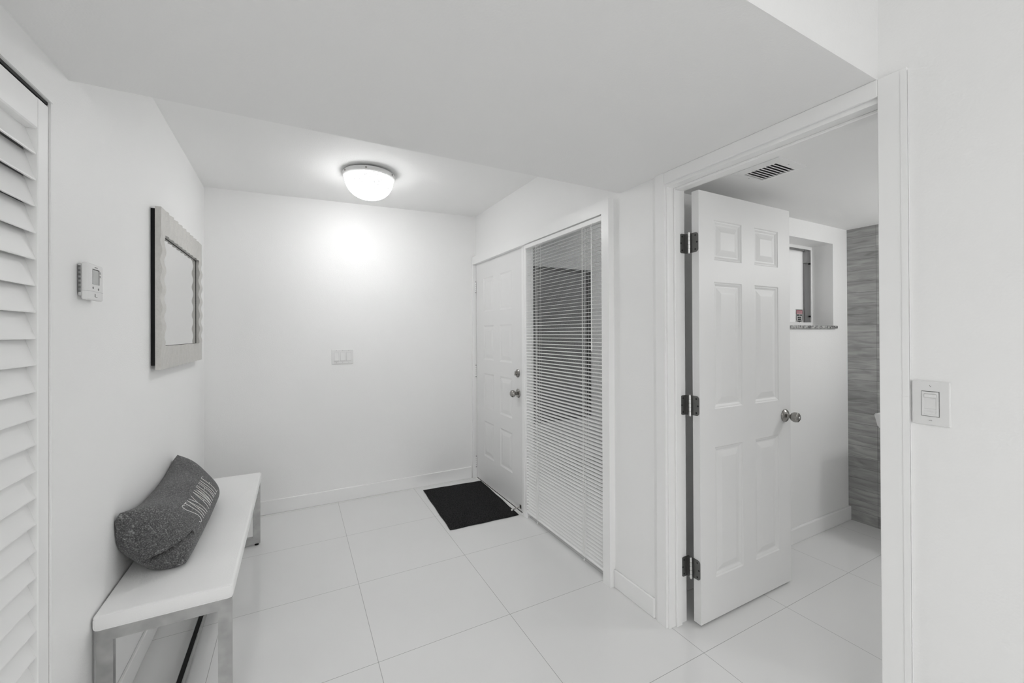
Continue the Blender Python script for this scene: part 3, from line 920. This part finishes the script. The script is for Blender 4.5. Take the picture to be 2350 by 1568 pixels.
def strip(along, s0, s1, t0, t1, i0, i1):
    """flat wave strip; along 'y' or 'z'; s range along the rail (mitred), t outer->inner"""
    n = 140
    rows = []
    for k in range(n + 1):
        f_ = k / n
        so = s0 + (s1 - s0) * f_; si = i0 + (i1 - i0) * f_
        row = []
        for s, t, x in ((so, t0, XB), (so, t0, None), ((so + si) / 2, (t0 + t1) / 2, None), (si, t1, None), (si, t1, XB)):
            ph = so if along == 'y' else so
            xx = x if x is not None else XF + AMP * sin(2 * pi * (s - s0) / LAM) * min(1, max(0, min(s - i0, i1 - s) / 0.03))
            row.append(bmv.verts.new((xx, s, t) if along == 'y' else (xx, t, s)))
        rows.append(row)
    for A, B in zip(rows, rows[1:]):
        for k in range(4): bmv.faces.new((A[k], A[k + 1], B[k + 1], B[k]))
    bmv.faces.new(rows[0]); bmv.faces.new(list(reversed(rows[-1])))


strip('y', MY0 + 0.001, MY1 - 0.001, MZ1, GZ1, GY0, GY1)
strip('y', MY0 + 0.001, MY1 - 0.001, MZ0, GZ0, GY0, GY1)
strip('z', MZ0, MZ1, MY0, GY0, GZ0, GZ1)
strip('z', MZ0, MZ1, MY1, GY1, GZ0, GZ1)
mb.build('frame', M['silver'], mi, smooth=True, sharp=50)
mb = MB(); mb.box(LX + 0.016, LX + 0.021, GY0 - 0.01, GY1 + 0.01, GZ0 - 0.01, GZ1 + 0.01)
mb.build('mirror_glass', M['mirror'], mi)
mb = MB(); xg = LX + 0.021
mb.box(xg, xg + 0.0015, GY0, GY1, GZ1 - 0.003, GZ1); mb.box(xg, xg + 0.0015, GY0, GY1, GZ0, GZ0 + 0.002)
mb.box(xg, xg + 0.0015, GY1 - 0.004, GY1, GZ0, GZ1); mb.box(xg, xg + 0.0015, GY0, GY0 + 0.003, GZ0, GZ1)
mb.build('glass_edge_shade', M['black'], mi)  # black strips paint the shadow line where the frame meets the glass

# ------------------------------------------------------------------ thermostat
th = thing('thermostat', 'white wall thermostat with a small grey screen', 'thermostat', (LX, 1.72, 1.447))
TY0, TY1, TZ0, TZ1, TD = 1.667, 1.776, 1.449, 1.560, 0.025
XW = LX
mb = MB(); mb.box(XW + 0.002, XW + 0.010, TY0 + 0.001, TY1 - 0.002, TZ0 + 0.010, TZ1 - 0.004, bev=0.003); mb.build('base_plate', M['greyplastic'], th, smooth=True)
mb = MB(); mb.box(XW + 0.009, XW + TD, TY0, TY1, TZ0, TZ1, bev=0.005, seg=3); cv = mb.build('cover', M['plastic'], th, smooth=True)
mb = MB()
for k in range(21):
    z = TZ0 + 0.022 + k * 0.0038
    mb.box(XW + 0.0035, XW + 0.0085, TY0 + 0.0002, TY0 + 0.002, z, z + 0.0018)
mb.build('vent_slots', M['darkslot'], th)
ty = lambda u: TY0 + (TY1 - TY0) * u
tz = lambda v: TZ1 - (TZ1 - TZ0) * v
mb = MB(); mb.box(XW + TD - 0.001, XW + TD + 0.0004, ty(0.28), ty(0.72), tz(0.56), tz(0.14)); scn = mb.build('screen_recess', M['darkslot'], th)
mb = MB(); mb.box(XW + TD - 0.001, XW + TD + 0.0007, ty(0.28), ty(0.67), tz(0.56), tz(0.165)); mb.build('screen', M['lcd'], th)
for (u, v, du, dv) in ((0.82, 0.21, 0.045, 0.03), (0.82, 0.31, 0.045, 0.03)):
    mb = MB(); mb.box(XW + TD - 0.001, XW + TD + 0.0016, ty(u - du), ty(u + du), tz(v + dv), tz(v - dv), bev=0.0006); bt = mb.build('button', M['plastic'], th)
    mb = MB(); mb.box(XW + TD - 0.001, XW + TD + 0.0005, ty(u - du) - 0.0012, ty(u - du), tz(v + dv), tz(v - dv)); mb.build('button_gap', M['darkslot'], bt)
for (u, v) in ((0.31, 0.66), (0.66, 0.68)):
    mb = MB(); mb.lathe([(0.0, 0), (0.0036, 0), (0.0036, 0.0008), (0.0, 0.0008)], (XW + TD, ty(u), tz(v)), 'X', 12); mb.build('arrow_button', M['hinge'], th)
mb = MB(); mb.box(XW + 0.010, XW + TD + 0.0006, TY0 - 0.0006, TY1 - 0.004, tz(0.765), tz(0.755)); mb.build('cover_seam', M['greyplastic'], th)
mb = MB(); mb.box(XW + TD - 0.001, XW + TD + 0.0006, ty(0.42), ty(0.46), tz(0.91), tz(0.82)); mb.box(XW + TD - 0.001, XW + TD + 0.0006, ty(0.46), ty(0.58), tz(0.915), tz(0.905)); mb.build('battery_mark', M['hinge'], th)
mb = MB(); mb.box(XW + TD - 0.001, XW + TD + 0.0005, ty(0.42), ty(0.60), tz(0.10), tz(0.075)); mb.build('maker_mark', M['hinge'], th)

# ------------------------------------------------------------------ light switches
sw = thing('light_switch', 'white triple rocker light switch on the end wall', 'light switch', (0.3335, BY, 1.105), group=None)
mb = MB(); mb.box(0.252, 0.415, BY - 0.006, BY, 1.105, 1.220, bev=0.003, seg=2); mb.build('wall_plate', M['plastic'], sw)
for xc in (0.2875, 0.3335, 0.3795):
    mb = MB(); mb.box(xc - 0.0175, xc + 0.0175, BY - 0.0066, BY - 0.0058, 1.1285, 1.1965); rg = mb.build('rocker_gap', M['greyplastic'], sw)
    mb = MB(); mb.prism([(xc - 0.0165, BY - 0.006, 1.1295), (xc - 0.0165, BY - 0.0125, 1.1300), (xc - 0.0165, BY - 0.0075, 1.1955), (xc - 0.0165, BY - 0.006, 1.1955)], 0, (0.033, 0, 0)); mb.build('rocker', M['plastic'], sw)
    for z in (1.1135, 1.2115):
        mb = MB(); mb.lathe([(0.0, 0), (0.0028, 0), (0.0028, 0.0008), (0.0, 0.0008)], (xc, BY - 0.006, z), '-Y', 10); mb.build('screw', M['greyplastic'], sw)

dm = thing('dimmer_switch', 'white single dimmer switch beside the bathroom doorway', 'light switch', (RX, 0.442, 1.093))
mb = MB(); mb.box(RX - 0.006, RX, 0.404, 0.480, 1.092, 1.209, bev=0.003, seg=2); mb.build('wall_plate', M['plastic'], dm)
mb = MB(); mb.box(RX - 0.0064, RX - 0.005, 0.4245, 0.4595, 1.1155, 1.1825); mb.build('gap', M['hinge'], dm)
mb = MB()
for a in ((0.4258, 0.4300, 1.117, 1.181), (0.4540, 0.4582, 1.117, 1.181), (0.4300, 0.4540, 1.176, 1.181), (0.4300, 0.4540, 1.130, 1.136), (0.4300, 0.4540, 1.117, 1.121)):
    mb.box(RX - 0.0085, RX - 0.006, *a)
mb.build('insert_frame', M['plastic'], dm)
mb = MB(); mb.box(RX - 0.0072, RX - 0.006, 0.4300, 0.4540, 1.121, 1.176); mb.build('slider_bed', M['plastic'], dm)
mb = MB(); mb.box(RX - 0.0115, RX - 0.007, 0.4305, 0.4535, 1.1665, 1.1745, bev=0.001); mb.build('slider', M['plastic'], dm)
for z, rot in ((1.196, 1), (1.105, 0)):
    mb = MB(); mb.lathe([(0.0, 0), (0.0032, 0), (0.0032, 0.001), (0.0, 0.001)], (RX - 0.006, 0.442, z), '-X', 12); sc_ = mb.build('screw', M['plastic'], dm)
    mb = MB()
    if rot: mb.prism([(RX - 0.0072, 0.4405, z - 0.0022), (RX - 0.0072, 0.4413, z - 0.0026), (RX - 0.0072, 0.4437, z + 0.0022), (RX - 0.0072, 0.4429, z + 0.0026)], 0, (0.0004, 0, 0))
    else: mb.box(RX - 0.0072, RX - 0.0068, 0.4390, 0.4450, z - 0.0005, z + 0.0005)
    mb.build('screw_slot', M['hinge'], sc_)

# ------------------------------------------------------------------ bench
SBX0, SBX1, SBY0, SBY1 = -0.568, -0.199, 1.754, 3.096
bn = thing('bench', 'long white upholstered bench on chrome rectangular frames', 'bench', (-0.384, 2.425, 0))
mb = MB()
nx, ny = 14, 40
top = {}
for i in range(nx + 1):
    for j in range(ny + 1):
        u = -1 + 2 * i / nx; v = -1 + 2 * j / ny
        x = (SBX0 + SBX1) / 2 + (SBX1 - SBX0) / 2 * u
        y = (SBY0 + SBY1) / 2 + (SBY1 - SBY0) / 2 * v
        crown = 0.004 * (1 - u * u) * (1 - v ** 8) + 0.0015 * sin(9 * y) * (1 - v ** 6)
        top[i, j] = (x, y, 0.455 + crown)
mb.box(SBX0, SBX1, SBY0, SBY1, 0.406, 0.456, bev=0.010, seg=4)
seat = mb.build('seat', M['vinyl'], bn, smooth=True, sharp=60)
# softly crowned top skin belongs to the seat
mb = MB()
vs = {k: mb.bm.verts.new((p[0] * 1.0, p[1], p[2])) for k, p in top.items() if True}
for i in range(nx):
    for j in range(ny): mb.bm.faces.new((vs[i, j], vs[i + 1, j], vs[i + 1, j + 1], vs[i, j + 1]))
for (i, j), v in vs.items():
    e = min(i, nx - i) / nx * (SBX1 - SBX0); g = min(j, ny - j) / ny * (SBY1 - SBY0)
    if i in (0, nx): v.co.x += 0.012 if i == 0 else -0.012
    if j in (0, ny): v.co.y += 0.012 if j == 0 else -0.012
    if i in (0, nx) or j in (0, ny): v.co.z = 0.4552
mb.build('seat_top', M['vinyl'], bn, smooth=True, sharp=80)
mb = MB()


def rrect(y, inset, r):
    x0, x1, z0, z1 = SBX0 + inset, SBX1 - inset, 0.406 + inset, 0.456 - inset
    pts = []
    for cx, cz, a0 in ((x1 - r, z1 - r, 0), (x0 + r, z1 - r, 90), (x0 + r, z0 + r, 180), (x1 - r, z0 + r, 270)):
        for k in range(7):
            a = radians(a0 + 15 * k); pts.append((cx + r * cos(a), y, cz + r * sin(a)))
    return pts


mb.tube(rrect(SBY0 + 0.003, 0.003, 0.012), 0.0020, 8, closed=True)
mb.build('piping', M['vinyl'], seat, smooth=True)


def end_frame(y0, y1):
    mb = MB()
    bm_ = mb.bm
    oo = [(-0.562, 0.012), (-0.204, 0.012), (-0.204, 0.4055), (-0.562, 0.4055)]; ii = [(-0.521, 0.052), (-0.245, 0.052), (-0.245, 0.366), (-0.521, 0.366)]
    R = [[bm_.verts.new((x, y, z)) for x, z in pts] for pts, y in ((oo, y0), (ii, y0), (ii, y1), (oo, y1))]
    for A_, B_ in ((R[0], R[1]), (R[1], R[2]), (R[2], R[3]), (R[3], R[0])):
        for k in range(4): bm_.faces.new((A_[k], A_[(k + 1) % 4], B_[(k + 1) % 4], B_[k]))
    e = mb.build('end_frame', M['chrome'], bn)
    for x in (-0.541, -0.2245):
        mb = MB(); mb.lathe([(0.011, 0.0), (0.012, 0.003), (0.010, 0.006), (0.005, 0.007), (0.005, 0.013)], (x, (y0 + y1) / 2, 0.0), 'Z', 18)
        mb.build('levelling_foot', M['black'], e, smooth=True)


end_frame(1.764, 1.786); end_frame(3.068, 3.090)
mb = MB(); mb.box(-0.397, -0.380, 1.786, 3.068, 0.014, 0.044)
rl = mb.build('stretcher_rail', M['black'], bn); tag(rl, 'black stretcher rail close to the floor')
mb = MB(); mb.box(-0.380, -0.3765, 1.786, 3.068, 0.010, 0.046); mb.box(-0.3995, -0.397, 1.786, 3.068, 0.010, 0.046)
mb.build('rail_edge', M['chrome'], rl)

# ------------------------------------------------------------------ throw pillow leaning on the wall
def pillow_pt(u, v, side=1):
    s = (v + 1) / 2
    Bp = Vector((-0.372, 2.325 + 0.365 * u, 0.470 + 0.004 * u * u))
    Tp = Vector((-0.553, 2.335 + 0.400 * u, 0.655 + 0.055 * abs(u) ** 2.5))
    P = Bp + (Tp - Bp) * s
    n = Vector((0.77, 0, 0.63))
    if side > 0:
        th_ = max(0, 1 - abs(u) ** 5) ** 0.55 * max(0, 1 - abs(v) ** 3.2) ** 0.6
        P = P + n * th_ * 0.082
        P.z += 0.004 * sin(7 * u + 2 * v) * th_
    else:
        th_ = max(0, 1 - abs(u) ** 10) ** 0.5 * max(0, 1 - abs(v) ** 4) ** 0.5
        P = P - n * th_ * 0.115
        P.y -= 0.016 * th_ * max(0, -u) ** 3
    if CREASE:
        best = 1.0
        for a_, b_ in zip(CREASE, CREASE[1:]):
            ab = b_ - a_; f_ = max(0, min(1, (P - a_).dot(ab) / ab.dot(ab)))
            best = min(best, (P - (a_ + ab * f_)).length)
        if best < 0.03:
            inward = (Vector((-0.44, 2.33, 0.56)) - P).normalized()
            P = P + inward * (0.022 * math.exp(-(best / 0.0048) ** 2)) - inward * (0.006 * math.exp(-((best - 0.013) / 0.006) ** 2))
    P.x = max(P.x, LX + 0.004); P.z = max(P.z, 0.4618)
    return P


CREASE = None
CREASE = [Vector(q) for q in ((-0.4897, 1.9604, 0.5097), (-0.4657, 1.9527, 0.5189), (-0.4435, 1.9513, 0.5257), (-0.4225, 1.9529, 0.5335), (-0.4018, 1.9606, 0.5449), (-0.3861, 1.9764, 0.5491), (-0.3732, 2.0013, 0.5529), (-0.365, 2.033, 0.5572))]


mb = MB(); NU, NV = 130, 64


def warp(t, p=1.7):
    return math.copysign(1 - (1 - abs(t)) ** p, t)


grid = {}
for side in (1, -1):
    for i in range(NU + 1):
        for j in range(NV + 1):
            edge = i in (0, NU) or j in (0, NV)
            if side == -1 and edge: grid[side, i, j] = grid[1, i, j]; continue
            u, v = warp(-1 + 2 * i / NU), warp(-1 + 2 * j / NV)
            vert = mb.bm.verts.new(pillow_pt(u, v, side)); grid[side, i, j] = vert
for side in (1, -1):
    for i in range(NU):
        for j in range(NV):
            mb.bm.faces.new([grid[side, i, j], grid[side, i + 1, j], grid[side, i + 1, j + 1], grid[side, i, j + 1]])
pl = thing('throw_pillow', 'charcoal heather lumbar pillow with white lettering on the bench', 'pillow', (-0.45, 2.33, 0.462))
mb.build('pillow_cover', M['fabric'], pl, smooth=True, sharp=85)

# hand-drawn tall thin lettering: strokes in letter cells (0..1 wide, 0..1 high)
GL = {
    'S': [[(0.95, 0.93), (0.75, 1.0), (0.35, 0.99), (0.12, 0.90), (0.12, 0.76), (0.35, 0.62), (0.65, 0.44), (0.88, 0.28), (0.92, 0.12), (0.70, 0.0), (0.35, 0.0), (0.05, 0.08)]],
    'T': [[(-0.05, 1.0), (1.05, 1.0)], [(0.5, 1.0), (0.55, 0.5), (0.5, 0.0)]],
    'A': [[(0.0, 0.0), (0.5, 1.0), (1.0, 0.0)], [(0.2, 0.42), (0.8, 0.42)]],
    'Y': [[(0.0, 1.0), (0.5, 0.58), (0.5, 0.0)], [(1.0, 1.0), (0.5, 0.58)]],
    'W': [[(0.0, 1.0), (0.25, 0.0), (0.5, 0.9), (0.75, 0.0), (1.0, 1.0)]],
    'H': [[(0.0, 1.0), (0.0, 0.0)], [(1.0, 1.0), (1.0, 0.0)], [(0.0, 0.62), (1.0, 0.62)]],
    'I': [[(0.5, 1.0), (0.5, 0.0)]],
    'L': [[(0.1, 1.0), (0.1, 0.0), (0.9, 0.0)]],
    'E': [[(0.95, 1.0), (0.1, 1.0), (0.1, 0.0), (0.95, 0.0)], [(0.1, 0.55), (0.75, 0.55)]],
}
cells = [('S', 0.00, 0.085), ('T', 0.105, 0.075), ('A', 0.195, 0.085), ('Y', 0.295, 0.085), ('A', 0.44, 0.075), ('W', 0.525, 0.10), ('H', 0.665, 0.075), ('I', 0.755, 0.05), ('L', 0.83, 0.06), ('E', 0.915, 0.08)]
mb = MB()
for ch, x0, wd in cells:
    for stroke in GL[ch]:
        pts = []
        for (a, bb), (c_, d_) in zip(stroke, stroke[1:]):
            for k in range(8):
                f_ = k / 8; pts.append((a + (c_ - a) * f_, bb + (d_ - bb) * f_))
        pts.append(stroke[-1])
        w3d = []
        for a, bb in pts:
            X_ = x0 + wd * a
            u = -0.575 + 1.12 * X_; v = -0.60 + 0.77 * bb
            p = pillow_pt(u, v, 1)
            e1 = pillow_pt(u + 0.01, v, 1) - p; e2 = pillow_pt(u, v + 0.01, 1) - p
            nn = e1.cross(e2).normalized()
            if nn.x < 0: nn = -nn
            w3d.append(p + nn * 0.0012)
        mb.tube(w3d, 0.00115, 6)
lt = mb.build('lettering', M['thread'], pl, smooth=True); tag(lt, 'white lettering reading STAY AWHILE')

# ------------------------------------------------------------------ door mat
dmat = thing('door_mat', 'black rectangular carpet mat in front of the front door', 'mat', (1.2, 3.05, 0))
cs = [(0.930, 2.672), (1.447, 2.655), (1.482, 3.422), (0.962, 3.452)]
mb = MB(); n = 24
A = []
for k in range(4):
    p, q = Vector(cs[k]), Vector(cs[(k + 1) % 4])
    for i in range(n):
        f_ = i / n
        w_ = p + (q - p) * f_
        nrm = Vector(((q - p).y, -(q - p).x)).normalized() * 0.0018 * sin(17 * f_ + k)
        A.append((w_.x + nrm.x, w_.y + nrm.y, 0.0005))
mb.prism(A, 0, (0, 0, 0.007))
mb.build('carpet', M['mat'], dmat)
mb = MB(); mb.tube([(a[0], a[1], 0.004) for a in A], 0.0035, 6, closed=True)
mb.build('bound_edge', M['black'], dmat, smooth=True)
